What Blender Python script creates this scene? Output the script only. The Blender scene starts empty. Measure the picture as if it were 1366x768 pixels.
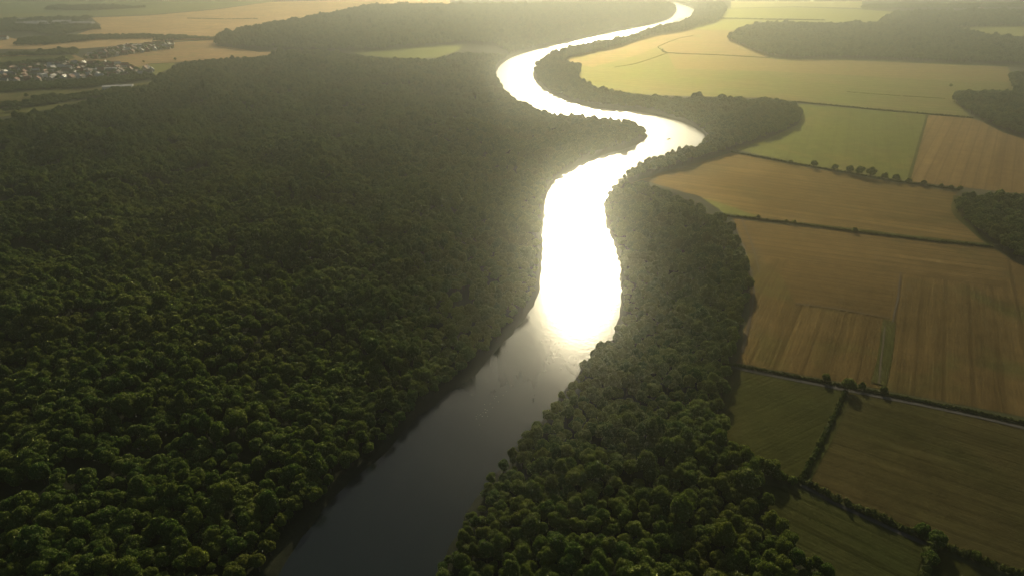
import bpy, bmesh, math, random
import numpy as np
from mathutils import Vector, Matrix, noise as mnoise

random.seed(7)
RNG = np.random.default_rng(7)
S = bpy.context.scene

# ------------------------------------------------------------------ camera
CAM_H = 200.0
FPX = 911.0                       # focal length in pixels of the 1366 px photograph
PITCH = math.radians(26.5)        # looking down
cam_d = bpy.data.cameras.new("camera")
cam_d.sensor_width = 36.0
cam_d.lens = 36.0 * FPX / 1366.0
cam_d.clip_start = 1.0
cam_d.clip_end = 60000.0
cam = bpy.data.objects.new("camera", cam_d)
S.collection.objects.link(cam)
cam.location = (0, 0, CAM_H)
cam.rotation_euler = (math.radians(90) - PITCH, 0, 0)
S.camera = cam

# ------------------------------------------------------------------ light
SUN_EL = math.radians(23.0)
SUN_AZ = math.radians(6.4)        # right of the view direction (+Y)
world = bpy.data.worlds.new("World")
S.world = world
world.use_nodes = True
wn = world.node_tree
wn.nodes.clear()
sky = wn.nodes.new("ShaderNodeTexSky")
sky.sky_type = 'NISHITA'
sky.sun_disc = False
sky.sun_elevation = SUN_EL
sky.sun_rotation = SUN_AZ
sky.air_density = 1.0
sky.dust_density = 2.0
bg = wn.nodes.new("ShaderNodeBackground")
bg.inputs["Strength"].default_value = 0.065
wo = wn.nodes.new("ShaderNodeOutputWorld")
wn.links.new(sky.outputs[0], bg.inputs[0])
wn.links.new(bg.outputs[0], wo.inputs[0])

sun_d = bpy.data.lights.new("sun", 'SUN')
sun_d.energy = 5.0
sun_d.angle = math.radians(0.5)
sun_d.color = (1.0, 0.85, 0.56)
sun = bpy.data.objects.new("sun", sun_d)
S.collection.objects.link(sun)
sdir = Vector((math.sin(SUN_AZ) * math.cos(SUN_EL), math.cos(SUN_AZ) * math.cos(SUN_EL), math.sin(SUN_EL)))
sun.location = sdir * 3000
sun.rotation_euler = sdir.to_track_quat('Z', 'Y').to_euler()

S.view_settings.view_transform = 'Standard'
S.view_settings.look = 'None'
S.view_settings.gamma = 1.0
S.view_settings.use_curve_mapping = False
S.view_settings.exposure = -0.36
c = S.cycles
c.max_bounces = 4
c.diffuse_bounces = 2
c.glossy_bounces = 2
c.transmission_bounces = 2
c.transparent_max_bounces = 6
c.volume_bounces = 1
c.use_denoising = True
c.caustics_reflective = True
c.blur_glossy = 0.0
c.sample_clamp_indirect = 60.0
c.caustics_refractive = False

HAZE_DENSITY = 0.00042
HAZE_G = 0.92
WATER_Z = -1.2

# ------------------------------------------------------------------ helpers
def link(o):
    S.collection.objects.link(o)
    return o

def tag(o, label=None, cat=None, group=None, kind=None):
    if label: o["label"] = label
    if cat: o["category"] = cat
    if group: o["group"] = group
    if kind: o["kind"] = kind
    return o

def unproj(px, py, z=0.0):
    """pixel of the photograph -> the point of the plane at height z seen there"""
    xc = (px - 683.0) / FPX
    yc = (384.0 - py) / FPX
    dy = math.cos(PITCH) + yc * math.sin(PITCH)
    dz = -math.sin(PITCH) + yc * math.cos(PITCH)
    t = (z - CAM_H) / dz
    return (xc * t, dy * t)

def poly(pts, z=0.0):
    out = []
    for p in pts:
        out.append(unproj(p[0], p[1], p[2] if len(p) > 2 else z))
    return np.array(out)

def project(x, y, z):
    """world -> photograph pixels (numpy)"""
    dz = z - CAM_H
    fwd = y * math.cos(PITCH) - dz * math.sin(PITCH)
    up = y * math.sin(PITCH) + dz * math.cos(PITCH)
    fwd = np.where(fwd < 1, 1, fwd)
    return 683 + FPX * x / fwd, 384 - FPX * up / fwd, fwd

def catmull(P, step=6.0):
    P = np.asarray(P)
    out = []
    n = len(P)
    for i in range(n - 1):
        p0, p1, p2, p3 = P[max(i - 1, 0)], P[i], P[i + 1], P[min(i + 2, n - 1)]
        k = int(max(2, min(14, np.linalg.norm(p2 - p1) / step)))
        for j in range(k):
            t = j / k
            out.append(0.5 * ((2 * p1) + (-p0 + p2) * t + (2 * p0 - 5 * p1 + 4 * p2 - p3) * t * t
                              + (-p0 + 3 * p1 - 3 * p2 + p3) * t ** 3))
    out.append(P[-1])
    return np.array(out)

def inside(P, x, y):
    r = np.zeros(x.shape, bool)
    m = (x >= P[:, 0].min()) & (x <= P[:, 0].max()) & (y >= P[:, 1].min()) & (y <= P[:, 1].max())
    xs, ys = x[m], y[m]
    q = np.zeros(xs.shape, bool)
    n = len(P)
    for i in range(n):
        x1, y1 = P[i]; x2, y2 = P[(i + 1) % n]
        if y1 == y2: continue
        cnd = (y1 > ys) != (y2 > ys)
        xi = (x2 - x1) * (ys - y1) / (y2 - y1) + x1
        q ^= cnd & (xs < xi)
    r[m] = q
    return r

def dist_poly(P, x, y, reach=200.0):
    """signed distance (negative inside), clipped to reach"""
    d = np.full(x.shape, reach)
    n = len(P)
    for i in range(n):
        x1, y1 = P[i]; x2, y2 = P[(i + 1) % n]
        m = (x > min(x1, x2) - reach) & (x < max(x1, x2) + reach) & (y > min(y1, y2) - reach) & (y < max(y1, y2) + reach)
        if not m.any(): continue
        xs, ys = x[m], y[m]
        vx, vy = x2 - x1, y2 - y1
        L = vx * vx + vy * vy + 1e-9
        t = np.clip(((xs - x1) * vx + (ys - y1) * vy) / L, 0, 1)
        dd = np.hypot(xs - x1 - t * vx, ys - y1 - t * vy)
        d[m] = np.minimum(d[m], dd)
    return np.where(inside(P, x, y), -d, d)

def sstep(a, b, v):
    t = np.clip((v - a) / (b - a), 0, 1)
    return t * t * (3 - 2 * t)

_nz = [(RNG.uniform(-1, 1, 2), RNG.uniform(0, 6.28)) for _ in range(10)]
def wob(x, y, wl):
    s = 0
    for k, (d, ph) in enumerate(_nz):
        d = d / np.hypot(*d)
        f = 2 * math.pi / wl * (0.6 + 0.13 * k)
        s = s + np.sin((x * d[0] + y * d[1]) * f + ph + 1.3 * np.sin((x * d[1] - y * d[0]) * f * 0.57 + ph * 2))
    return s / 4.0

def rows(a_, b_):
    """compass angle of crop rows that run between two traced points"""
    p, q = unproj(*a_), unproj(*b_)
    return math.degrees(math.atan2(q[0] - p[0], q[1] - p[1]))

# ------------------------------------------------------------------ materials
def mat(name):
    m = bpy.data.materials.new(name)
    m.use_nodes = True
    nt = m.node_tree
    for n in list(nt.nodes):
        if n.type != 'OUTPUT_MATERIAL': nt.nodes.remove(n)
    out = [n for n in nt.nodes if n.type == 'OUTPUT_MATERIAL'][0]
    return m, nt, out

def N(nt, t, **kw):
    n = nt.nodes.new(t)
    for k, v in kw.items():
        if k.startswith('i_'):
            n.inputs[k[2:].replace('_', ' ')].default_value = v
        else:
            setattr(n, k, v)
    return n

def mixc(nt, fac, a, b, blend='MIX'):
    n = nt.nodes.new("ShaderNodeMix")
    n.data_type = 'RGBA'; n.blend_type = blend
    for sock, v in ((0, fac), (6, a), (7, b)):
        if isinstance(v, (tuple, list)): n.inputs[sock].default_value = (*v[:3], 1)
        elif isinstance(v, (int, float)): n.inputs[sock].default_value = v
        else: nt.links.new(v, n.inputs[sock])
    return n.outputs[2]

def ramp(nt, src, stops):
    r = nt.nodes.new("ShaderNodeValToRGB")
    e = r.color_ramp.elements
    e[0].position, e[0].color = stops[0][0], (*[stops[0][1]] * 3, 1)
    e[1].position, e[1].color = stops[-1][0], (*[stops[-1][1]] * 3, 1)
    for p, v in stops[1:-1]:
        k = e.new(p); k.color = (v, v, v, 1)
    nt.links.new(src, r.inputs[0])
    return r.outputs[0]

def noise_tex(nt, vec, scale, detail=4, rough=0.55, dist=0.0):
    n = N(nt, "ShaderNodeTexNoise")
    n.inputs["Scale"].default_value = scale
    n.inputs["Detail"].default_value = detail
    n.inputs["Roughness"].default_value = rough
    n.inputs["Distortion"].default_value = dist
    nt.links.new(vec, n.inputs["Vector"])
    return n.outputs["Fac"]

def leaf_material(name, col, col2, trans=0.42, gloss=0.40):
    m, nt, out = mat(name)
    oi = N(nt, "ShaderNodeObjectInfo")
    geo = N(nt, "ShaderNodeNewGeometry")
    big = noise_tex(nt, geo.outputs["Position"], 0.006, 3)
    rnd = mixc(nt, oi.outputs["Random"], col, col2)
    sp_ = noise_tex(nt, oi.outputs["Location"], 0.02, 2)
    rnd = mixc(nt, ramp(nt, sp_, [(0.52, 0.0), (0.62, 0.55)]), rnd, (0.105, 0.108, 0.022))
    tint = mixc(nt, ramp(nt, big, [(0.35, 0.0), (0.65, 1.0)]), (0.85, 0.95, 0.95), (1.15, 1.05, 0.8))
    colr = mixc(nt, 1.0, rnd, tint, 'MULTIPLY')
    fine = noise_tex(nt, geo.outputs["Position"], 0.9, 2)
    colr = mixc(nt, 1.0, colr, mixc(nt, fine, (0.6, 0.6, 0.6), (1.4, 1.4, 1.3)), 'MULTIPLY')
    d = N(nt, "ShaderNodeBsdfDiffuse"); t = N(nt, "ShaderNodeBsdfTranslucent")
    g = N(nt, "ShaderNodeBsdfAnisotropic"); g.inputs["Roughness"].default_value = 0.55
    g.inputs["Color"].default_value = (0.75, 0.8, 0.35, 1)
    nt.links.new(colr, d.inputs["Color"])
    tc = mixc(nt, 1.0, colr, (1.5, 1.6, 0.7), 'MULTIPLY')
    nt.links.new(tc, t.inputs["Color"])
    mx = N(nt, "ShaderNodeMixShader"); mx.inputs[0].default_value = trans
    nt.links.new(d.outputs[0], mx.inputs[1]); nt.links.new(t.outputs[0], mx.inputs[2])
    fz = N(nt, "ShaderNodeFresnel"); fz.inputs["IOR"].default_value = 1.45
    mg = N(nt, "ShaderNodeMixShader"); gm_ = N(nt, "ShaderNodeMath", operation='MULTIPLY'); gm_.inputs[1].default_value = gloss
    nt.links.new(fz.outputs[0], gm_.inputs[0]); nt.links.new(gm_.outputs[0], mg.inputs[0])
    nt.links.new(mx.outputs[0], mg.inputs[1]); nt.links.new(g.outputs[0], mg.inputs[2])
    nt.links.new(mg.outputs[0], out.inputs["Surface"])
    return m

M_LEAF = leaf_material("leaves", (0.048, 0.098, 0.022), (0.112, 0.142, 0.026))
M_HEDGE = leaf_material("hedge_leaves", (0.05, 0.07, 0.022), (0.08, 0.09, 0.03), 0.25, 0.08)

def plain(name, col, rough=0.9, var=0.15, scale=0.5, metal=0.0, spec=0.3):
    m, nt, out = mat(name)
    p = N(nt, "ShaderNodeBsdfPrincipled")
    geo = N(nt, "ShaderNodeNewGeometry")
    f = noise_tex(nt, geo.outputs["Position"], scale, 4)
    a = tuple(v * (1 - var) for v in col); b = tuple(min(1, v * (1 + var)) for v in col)
    nt.links.new(mixc(nt, f, a, b), p.inputs["Base Color"])
    p.inputs["Roughness"].default_value = rough
    p.inputs["Metallic"].default_value = metal
    p.inputs["Specular IOR Level"].default_value = spec
    nt.links.new(p.outputs[0], out.inputs["Surface"])
    return m

M_BARK = plain("bark", (0.09, 0.065, 0.045), 0.95, 0.4, 2.0)
M_LANE = plain("worn_lane", (0.055, 0.052, 0.046), 0.9, 0.3, 0.3)
M_TRACK = plain("dirt_track", (0.062, 0.047, 0.028), 0.95, 0.35, 0.2)

def crop_material(name, cA, cB, ang, period=9.0, amount=0.35, cC=None, sheen=0.08, patch=0.008, k_=0.36):
    """a field: drilling rows / tramlines across the field, patches of growth, clods"""
    cA = tuple(v * k_ for v in cA); cB = tuple(v * k_ for v in cB); cC = tuple(v * k_ for v in cC) if cC else None
    m, nt, out = mat(name)
    geo = N(nt, "ShaderNodeNewGeometry")
    mp = N(nt, "ShaderNodeMapping"); mp.vector_type = 'POINT'
    mp.inputs["Rotation"].default_value = (0, 0, math.radians(ang))
    nt.links.new(geo.outputs["Position"], mp.inputs["Vector"])
    v = mp.outputs[0]
    st = N(nt, "ShaderNodeMapping"); st.inputs["Scale"].default_value = (1, 0.035, 1)
    nt.links.new(v, st.inputs["Vector"])
    streak = noise_tex(nt, st.outputs[0], 0.11, 5, 0.62)
    streak2 = noise_tex(nt, st.outputs[0], 0.6, 3, 0.6)
    w = N(nt, "ShaderNodeTexWave"); w.wave_type = 'BANDS'; w.bands_direction = 'X'; w.wave_profile = 'SIN'
    w.inputs["Scale"].default_value = 0.314 / period
    w.inputs["Distortion"].default_value = 1.2
    w.inputs["Detail"].default_value = 2
    w.inputs["Detail Scale"].default_value = 0.05
    nt.links.new(v, w.inputs["Vector"])
    tram = ramp(nt, w.outputs["Fac"], [(0.0, 0.0), (0.88, 0.0), (0.97, 1.0)])
    patchn = noise_tex(nt, geo.outputs["Position"], patch, 4, 0.6, 0.6)
    fine = noise_tex(nt, geo.outputs["Position"], 0.45, 5, 0.7)
    clod = noise_tex(nt, geo.outputs["Position"], 0.07, 8, 0.72)
    colr = mixc(nt, ramp(nt, patchn, [(0.36, 0), (0.64, 1)]), cA, cB)
    if cC:
        pn2 = noise_tex(nt, geo.outputs["Position"], patch * 2.3, 3, 0.5, 1.0)
        colr = mixc(nt, ramp(nt, pn2, [(0.52, 0), (0.68, 0.8)]), colr, cC)
    lo = 1 - amount; hi = 1 + amount
    colr = mixc(nt, 1.0, colr, mixc(nt, ramp(nt, streak, [(0.3, 0), (0.7, 1)]), (lo, lo, lo), (hi, hi, hi)), 'MULTIPLY')
    colr = mixc(nt, 1.0, colr, mixc(nt, ramp(nt, clod, [(0.3, 0), (0.7, 1)]), (.78, .78, .78), (1.22, 1.22, 1.22)), 'MULTIPLY')
    lo = 1 - amount * .5; hi = 1 + amount * .5
    colr = mixc(nt, 1.0, colr, mixc(nt, ramp(nt, streak2, [(0.3, 0), (0.7, 1)]), (lo, lo, lo), (hi, hi, hi)), 'MULTIPLY')
    colr = mixc(nt, 1.0, colr, mixc(nt, fine, (0.72, 0.72, 0.72), (1.28, 1.28, 1.28)), 'MULTIPLY')
    tf = N(nt, "ShaderNodeMath", operation='MULTIPLY'); nt.links.new(tram, tf.inputs[0]); tf.inputs[1].default_value = 0.75 * min(1, amount * 2.6)
    colr = mixc(nt, tf.outputs[0], colr, tuple(v * 0.45 for v in cA))
    d = N(nt, "ShaderNodeBsdfDiffuse"); nt.links.new(colr, d.inputs["Color"])
    g = N(nt, "ShaderNodeBsdfAnisotropic"); g.inputs["Roughness"].default_value = 0.62
    gc = mixc(nt, 1.0, colr, (3.0, 3.0, 3.0), 'MULTIPLY'); nt.links.new(gc, g.inputs["Color"])
    lw = N(nt, "ShaderNodeFresnel"); lw.inputs["IOR"].default_value = 1.35
    k = N(nt, "ShaderNodeMath", operation='MULTIPLY_ADD'); nt.links.new(lw.outputs[0], k.inputs[0])
    k.inputs[1].default_value = 1.0; k.inputs[2].default_value = sheen
    k.use_clamp = True
    mx = N(nt, "ShaderNodeMixShader"); nt.links.new(k.outputs[0], mx.inputs[0])
    nt.links.new(d.outputs[0], mx.inputs[1]); nt.links.new(g.outputs[0], mx.inputs[2])
    bp = N(nt, "ShaderNodeBump"); bp.inputs["Strength"].default_value = 0.5; bp.inputs["Distance"].default_value = 0.5
    ad = N(nt, "ShaderNodeMath", operation='ADD'); nt.links.new(fine, ad.inputs[0]); nt.links.new(streak2, ad.inputs[1])
    nt.links.new(ad.outputs[0], bp.inputs["Height"])
    nt.links.new(bp.outputs[0], d.inputs["Normal"]); nt.links.new(bp.outputs[0], g.inputs["Normal"])
    nt.links.new(mx.outputs[0], out.inputs["Surface"])
    return m

# ------------------------------------------------------------------ river banks, traced on the photo, (x, y[, height seen])
left_bank = [(250, 900), (310, 810), (365, 768), (400, 716), (430, 678), (465, 639), (515, 601), (550, 560), (590, 527), (630, 501), (660, 467),
             (690, 434), (710, 406), (719, 384), (723, 345), (725, 300), (729, 262), (741, 240), (765, 222), (800, 207),
             (838, 196), (858, 184, 3), (865, 173, 6), (857, 164, 9), (842, 157, 10), (815, 151.5, 12), (790, 149.5, 13), (744, 147, 12), (709, 136, 10), (684, 124, 10),
             (670, 110, 6), (662, 98, 2), (668, 86, 0), (684, 76), (716, 66), (746, 59), (804, 46), (864, 34), (891, 26), (900, 18), (903, 10),
             (889, 4.5), (874, 1.5), (850, -4), (800, -9), (700, -16)]
right_bank = [(440, 900, 6), (530, 830, 6), (570, 768, 6), (602, 704, 6), (632, 649, 6), (667, 609, 6), (692, 579, 6), (727, 539, 6), (757, 504, 6), (782, 471, 6),
              (815, 439, 8), (826, 409, 7), (830, 380, 5), (827, 345, 3), (818, 315, 2), (809, 290, 2), (806, 265, 3), (815, 248, 6), (833, 232, 4), (856, 217, 3),
              (878, 209, 3), (904, 207, 3), (926, 198, 3), (941, 184, 2), (936, 175, 0), (910, 162), (876, 153), (850, 148), (824, 146), (794, 143), (766, 137),
              (738, 126), (718, 112), (711, 97), (720, 82), (735, 72), (766, 64, 6), (824, 51, 8), (866, 39, 9), (896, 33, 7), (918, 26, 4),
              (926, 15), (920, 9), (903, 4), (886, 0), (862, -5.5), (812, -10.5), (700, -18)]
LB = catmull(poly(left_bank)); RB = catmull(poly(right_bank))
RIVER = np.vstack([LB, RB[::-1]])

# ------------------------------------------------------------------ woods, traced
T = 9.0
wood_main = poly([(-500, 1000, 0), (250, 900), (346, 768), (388, 716), (419, 678), (455, 639), (506, 601), (544, 560), (580, 527), (621, 500), (654, 467),
                  (685, 434), (706, 406), (716, 384), (721, 345), (724, 300), (728, 262), (740, 239), (764, 220), (800, 205),
                  (838, 194), (854, 185), (869, 173, 6), (859, 163, 9), (844, 155, 10), (815, 149.5, 12), (790, 148, 13), (744, 145.5, 12), (709, 134, 10), (684, 122, 10),
                  (666, 110, 6), (660, 98, 2), (662, 86), (680, 75), (667, 72.5, T), (614, 70, T), (582, 79, T), (527, 79, T), (492, 75, T), (452, 69, T), (387, 69, T), (342, 76, T),
                  (250, 82, T), (232, 90, T), (207, 102, T), (200, 115, T), (160, 122, T), (125, 132, T), (62, 147, T), (0, 157, T), (-200, 190, T), (-700, 260, T)])
wood_far = poly([(287, 61, 0), (342, 67), (452, 69), (492, 69), (567, 62), (617, 59), (660, 62), (680, 73), (716, 64), (746, 57.5), (804, 44.5), (864, 32.5), (889, 25), (898, 17), (900, 10.5),
                 (887, 5.5), (874, 3), (850, -2), (800, -7), (780, 2, T), (700, 9, T), (517, 10, T), (482, 12, T), (417, 25, T), (342, 38, T), (297, 46, T)])
wood_bend = poly([(746, 80, T), (775, 85, T), (770, 102, T), (794, 115, T), (816, 122, T), (869, 127, T), (934, 130, T), (1026, 131, T), (1060, 136, T), (1070, 148, 5), (1064, 165, 0),
                  (1044, 178), (1024, 184), (978, 199), (929, 216), (884, 228), (854, 236), (838, 244), (822, 262), (808, 275), (806, 262, 3), (815, 246, 6), (833, 230, 4), (856, 215, 3),
                  (878, 207, 3), (904, 205, 3), (927, 196, 3), (944, 184, 2), (938, 174, 0), (911, 160.5), (877, 151), (850, 146), (824, 144), (794, 141), (766, 135.5), (740, 125), (720, 112),
                  (713, 97), (723, 83), (737, 73.5), (768, 65, 6), (826, 52, 8), (868, 40, 9), (898, 34, 7), (920, 27, 4), (928, 15), (921, 8), (903, 3), (888, -1), (866, -5), (960, -8), (961, 1, T),
                  (969, 12, 8), (959, 25, 8), (934, 31, 8), (909, 38, 8), (869, 45, 6), (824, 59, 6), (760, 73.5, 6)])
wood_right = poly([(806, 268, 2), (838, 246, T), (854, 241, T), (891, 253, T), (936, 267, T), (966, 287, T), (984, 315, 8), (994, 357, 3), (998, 384, 0), (994, 414), (975, 479), (963, 524),
                   (960, 564), (966, 594), (996, 618), (1011, 640), (1022, 684), (1050, 732), (1110, 775), (1140, 820), (1200, 1000), (380, 1000), (440, 900, 6), (528, 830, 6), (567, 768, 6), (600, 704, 6),
                   (630, 649, 6), (665, 609, 6), (690, 579, 6), (725, 539, 6), (755, 504, 6), (780, 471, 6), (814, 439, 8), (826, 409, 7), (831, 380, 5), (829, 345, 3), (820, 315, 2), (811, 290, 2)])
wood_knoll = poly([(1500, 88, T), (1366, 95, T), (1347, 96, T), (1356, 120, T), (1277, 121, T), (1273, 129, 8), (1284, 145, 0), (1307, 160), (1337, 175), (1366, 184), (1500, 210)])
wood_upper = poly([(1029, 76, 0), (1062, 79), (1124, 78), (1244, 83), (1366, 87), (1500, 90), (1500, 49, T), (1366, 50, T), (1324, 48, T), (1274, 38, T), (1259, 34, T), (1324, 31, T), (1500, 31, T),
                   (1500, 18, T), (1330, 14, T), (1194, 17, T), (1167, 32, T), (1024, 31, T), (994, 36, T), (971, 48, T), (996, 58, T), (1020, 68, T)])
wood_edge = poly([(1283, 256, T), (1366, 261, T), (1480, 275, T), (1480, 430, 0), (1366, 351), (1323, 327), (1296, 304), (1277, 285), (1276, 270, 4)])
belts = [
    [(0, 36), (60, 33), (110, 31), (125, 23.5), (117, 25), (60, 26), (0, 28)],
    [(-40, 46), (0, 44), (40, 43), (55, 46), (75, 49), (110, 42), (134, 40), (130, 35), (110, 34.5), (50, 36), (-40, 36)],
    [(20, 61), (60, 61), (130, 54), (200, 52), (290, 54), (290, 52.5), (215, 49), (180, 48.5), (110, 49), (60, 52), (28, 54)],
    [(-10, 76), (60, 75), (104, 73), (105, 69), (90, 67), (60, 71), (20, 73)],
    [(-60, 124), (0, 124), (55, 120), (110, 119), (150, 113), (207, 106), (206, 101), (170, 103), (110, 108), (60, 111), (0, 112.5), (-60, 114)],
    [(-60, 92), (0, 91), (40, 87), (90, 84), (88, 80), (40, 84), (0, 88), (-60, 90)],
    [(-40, 145), (10, 145), (45, 143), (85, 137.5), (125, 131), (170, 124), (200, 117), (160, 118), (140, 123), (92, 129), (60, 129), (35, 138), (-40, 141)],
    [(5, 151), (28, 149), (27, 146.5), (8, 149)],
    [(205, 56), (250, 53), (292, 54), (250, 51.5), (215, 53)],
    [(1150, 13), (1194, 12), (1300, 12), (1380, 10), (1380, 5), (1300, 7), (1200, 8), (1150, 9)],
    [(70, 10), (120, 9), (200, 11), (120, 15), (60, 14)],
]
belts = [poly(b, 0.0) for b in belts]
gaps = [(15, 268, 75, 7), (75, 272, 30, 5), (140, 259, 45, 4), (255, 228, 26, 3.5), (205, 243, 20, 2.5), (335, 300, 26, 4), (25, 252, 22, 3), (120, 640, 50, 10), (30, 668, 52, 15), (245, 590, 30, 8), (190, 614, 34, 7), (2, 205, 10, 10),
        (320, 205, 40, 2), (345, 165, 40, 1.8), (120, 175, 60, 2.2), (470, 150, 14, 2), (540, 148, 14, 2), (60, 225, 30, 3), (440, 185, 40, 2)]
woods = [wood_main, wood_far, wood_bend, wood_right, wood_knoll, wood_upper, wood_edge]

def height(x, y, sd_river=None, parts=False):
    x = np.asarray(x, float); y = np.asarray(y, float)
    if sd_river is None: sd_river = dist_poly(RIVER, x, y, 40.0)
    sdm = dist_poly(wood_main, x, y, 140.0)
    m = sstep(15, 130, -sdm)
    h = m * 7.5 * wob(x, y + 0.5 * x, 170.0)
    sdf = dist_poly(wood_far, x, y, 140.0)
    h = h + 11 * sstep(-5, 50, -sdf)
    bank = sstep(-5, 5, sd_river + 0.8 * wob(x, y, 22.0))
    h = np.where(sd_river < 40, h * sstep(5, 40, sd_river), h)
    z = h * bank + (-2.4) * (1 - bank)
    if parts: return z, sdm, sdf
    return z

# ------------------------------------------------------------------ ground: one sheet to the horizon
az = np.concatenate([np.radians(np.arange(-180, -48, 6.0)), np.radians(np.arange(-48, 48.01, 0.17)), np.radians(np.arange(54, 180, 6.0))])
rr = [2.0, 40.0, 80.0, 105.0]
r = 125.0
while r < 4600: rr.append(r); r *= 1.0062
while r < 26000: rr.append(r); r *= 1.12
rr = np.array(rr)
A, Rr = np.meshgrid(az, rr)
X = (Rr * np.sin(A)).ravel(); Y = (Rr * np.cos(A)).ravel()
sdr = dist_poly(RIVER, X, Y, 40.0)
Z, sdm, sdf = height(X, Y, sdr, True)
na, nr = len(az), len(rr)
ii, jj = np.meshgrid(np.arange(nr - 1), np.arange(na), indexing='ij')
j2 = (jj + 1) % na
F = np.stack([ii * na + jj, ii * na + j2, (ii + 1) * na + j2, (ii + 1) * na + jj], -1).reshape(-1, 4)

def grid_mesh(name, V, F):
    me = bpy.data.meshes.new(name)
    me.vertices.add(len(V)); me.vertices.foreach_set("co", V.astype(np.float32).ravel())
    me.loops.add(F.size); me.loops.foreach_set("vertex_index", F.astype(np.int32).ravel())
    me.polygons.add(len(F)); me.polygons.foreach_set("loop_start", np.arange(0, F.size, F.shape[1], dtype=np.int32))
    me.update(calc_edges=True); me.validate()
    return me

gm = grid_mesh("ground", np.stack([X, Y, Z], 1), F)
gm.polygons.foreach_set("use_smooth", np.ones(len(F), bool))
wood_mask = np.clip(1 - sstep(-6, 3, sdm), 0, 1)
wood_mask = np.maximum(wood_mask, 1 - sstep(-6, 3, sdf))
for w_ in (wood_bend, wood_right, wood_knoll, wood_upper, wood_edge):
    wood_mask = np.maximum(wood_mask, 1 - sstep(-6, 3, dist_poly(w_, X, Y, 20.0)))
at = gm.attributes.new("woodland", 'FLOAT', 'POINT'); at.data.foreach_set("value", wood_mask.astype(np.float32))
bk = 1 - sstep(1.5, 9, np.abs(sdr))
at = gm.attributes.new("mud", 'FLOAT', 'POINT'); at.data.foreach_set("value", bk.astype(np.float32))
ground = link(bpy.data.objects.new("ground", gm)); ground["kind"] = "structure"
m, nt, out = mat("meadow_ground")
geo = N(nt, "ShaderNodeNewGeometry")
big = noise_tex(nt, geo.outputs["Position"], 0.004, 5, 0.6, 0.5)
mid = noise_tex(nt, geo.outputs["Position"], 0.05, 5, 0.65)
fine = noise_tex(nt, geo.outputs["Position"], 0.6, 4, 0.7)
colr = mixc(nt, ramp(nt, big, [(0.4, 0), (0.6, 1)]), (0.05, 0.06, 0.02), (0.085, 0.07, 0.032))
colr = mixc(nt, ramp(nt, mid, [(0.35, 0), (0.7, 1)]), colr, (0.04, 0.048, 0.017))
colr = mixc(nt, 1.0, colr, mixc(nt, fine, (0.7, 0.7, 0.7), (1.3, 1.3, 1.3)), 'MULTIPLY')
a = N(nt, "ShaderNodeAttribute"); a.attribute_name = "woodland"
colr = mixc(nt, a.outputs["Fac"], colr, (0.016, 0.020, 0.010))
a2 = N(nt, "ShaderNodeAttribute"); a2.attribute_name = "mud"
colr = mixc(nt, a2.outputs["Fac"], colr, (0.016, 0.019, 0.009))
p = N(nt, "ShaderNodeBsdfPrincipled"); p.inputs["Roughness"].default_value = 0.95
p.inputs["Specular IOR Level"].default_value = 0.1
nt.links.new(colr, p.inputs["Base Color"])
bp = N(nt, "ShaderNodeBump"); bp.inputs["Strength"].default_value = 0.5; bp.inputs["Distance"].default_value = 0.4
nt.links.new(fine, bp.inputs["Height"]); nt.links.new(bp.outputs[0], p.inputs["Normal"])
nt.links.new(p.outputs[0], out.inputs["Surface"])
gm.materials.append(m)

# water: the cells over the river bed
fm = (sdr[F] < 7).any(1)
Fw = F[fm]
uniq, inv = np.unique(Fw, return_inverse=True)
Vw = np.stack([X[uniq], Y[uniq], np.full(len(uniq), WATER_Z)], 1)
wm = grid_mesh("river_water", Vw, inv.reshape(-1, 4))
water = link(bpy.data.objects.new("river_water", wm)); water["kind"] = "structure"
m, nt, out = mat("river_water")
geo = N(nt, "ShaderNodeNewGeometry")
n1 = noise_tex(nt, geo.outputs["Position"], 0.35, 4, 0.6, 0.28)
mw = N(nt, "ShaderNodeMapping"); mw.inputs["Rotation"].default_value = (0, 0, 0.45); mw.inputs["Scale"].default_value = (1, 0.3, 1)
nt.links.new(geo.outputs["Position"], mw.inputs["Vector"])
n2 = noise_tex(nt, mw.outputs[0], 0.06, 5, 0.6, 0.8)
bp = N(nt, "ShaderNodeBump"); bp.inputs["Strength"].default_value = 0.16; bp.inputs["Distance"].default_value = 0.25
nt.links.new(n1, bp.inputs["Height"])
body = N(nt, "ShaderNodeBsdfDiffuse"); body.inputs["Color"].default_value = (0.010, 0.015, 0.015, 1)
g1 = N(nt, "ShaderNodeBsdfAnisotropic", distribution='BECKMANN'); g1.inputs["Roughness"].default_value = 0.215
g2 = N(nt, "ShaderNodeBsdfAnisotropic", distribution='BECKMANN'); g2.inputs["Roughness"].default_value = 0.36
for g in (g1, g2):
    g.inputs["Color"].default_value = (1, 1, 1, 1)
    nt.links.new(bp.outputs[0], g.inputs["Normal"])
mg = N(nt, "ShaderNodeMixShader")
rp = N(nt, "ShaderNodeMapRange"); rp.inputs["From Min"].default_value = 0.35; rp.inputs["From Max"].default_value = 0.65
rp.inputs["To Min"].default_value = 0.015; rp.inputs["To Max"].default_value = 0.085
nt.links.new(n2, rp.inputs["Value"])
sx_ = N(nt, "ShaderNodeSeparateXYZ"); nt.links.new(geo.outputs["Position"], sx_.inputs[0])
up_ = N(nt, "ShaderNodeMapRange"); up_.inputs["From Min"].default_value = 380; up_.inputs["From Max"].default_value = 900
up_.inputs["To Min"].default_value = 0.0; up_.inputs["To Max"].default_value = 0.55
nt.links.new(sx_.outputs["Y"], up_.inputs["Value"])
sm_ = N(nt, "ShaderNodeMath", operation='ADD'); nt.links.new(rp.outputs[0], sm_.inputs[0]); nt.links.new(up_.outputs[0], sm_.inputs[1])
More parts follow.
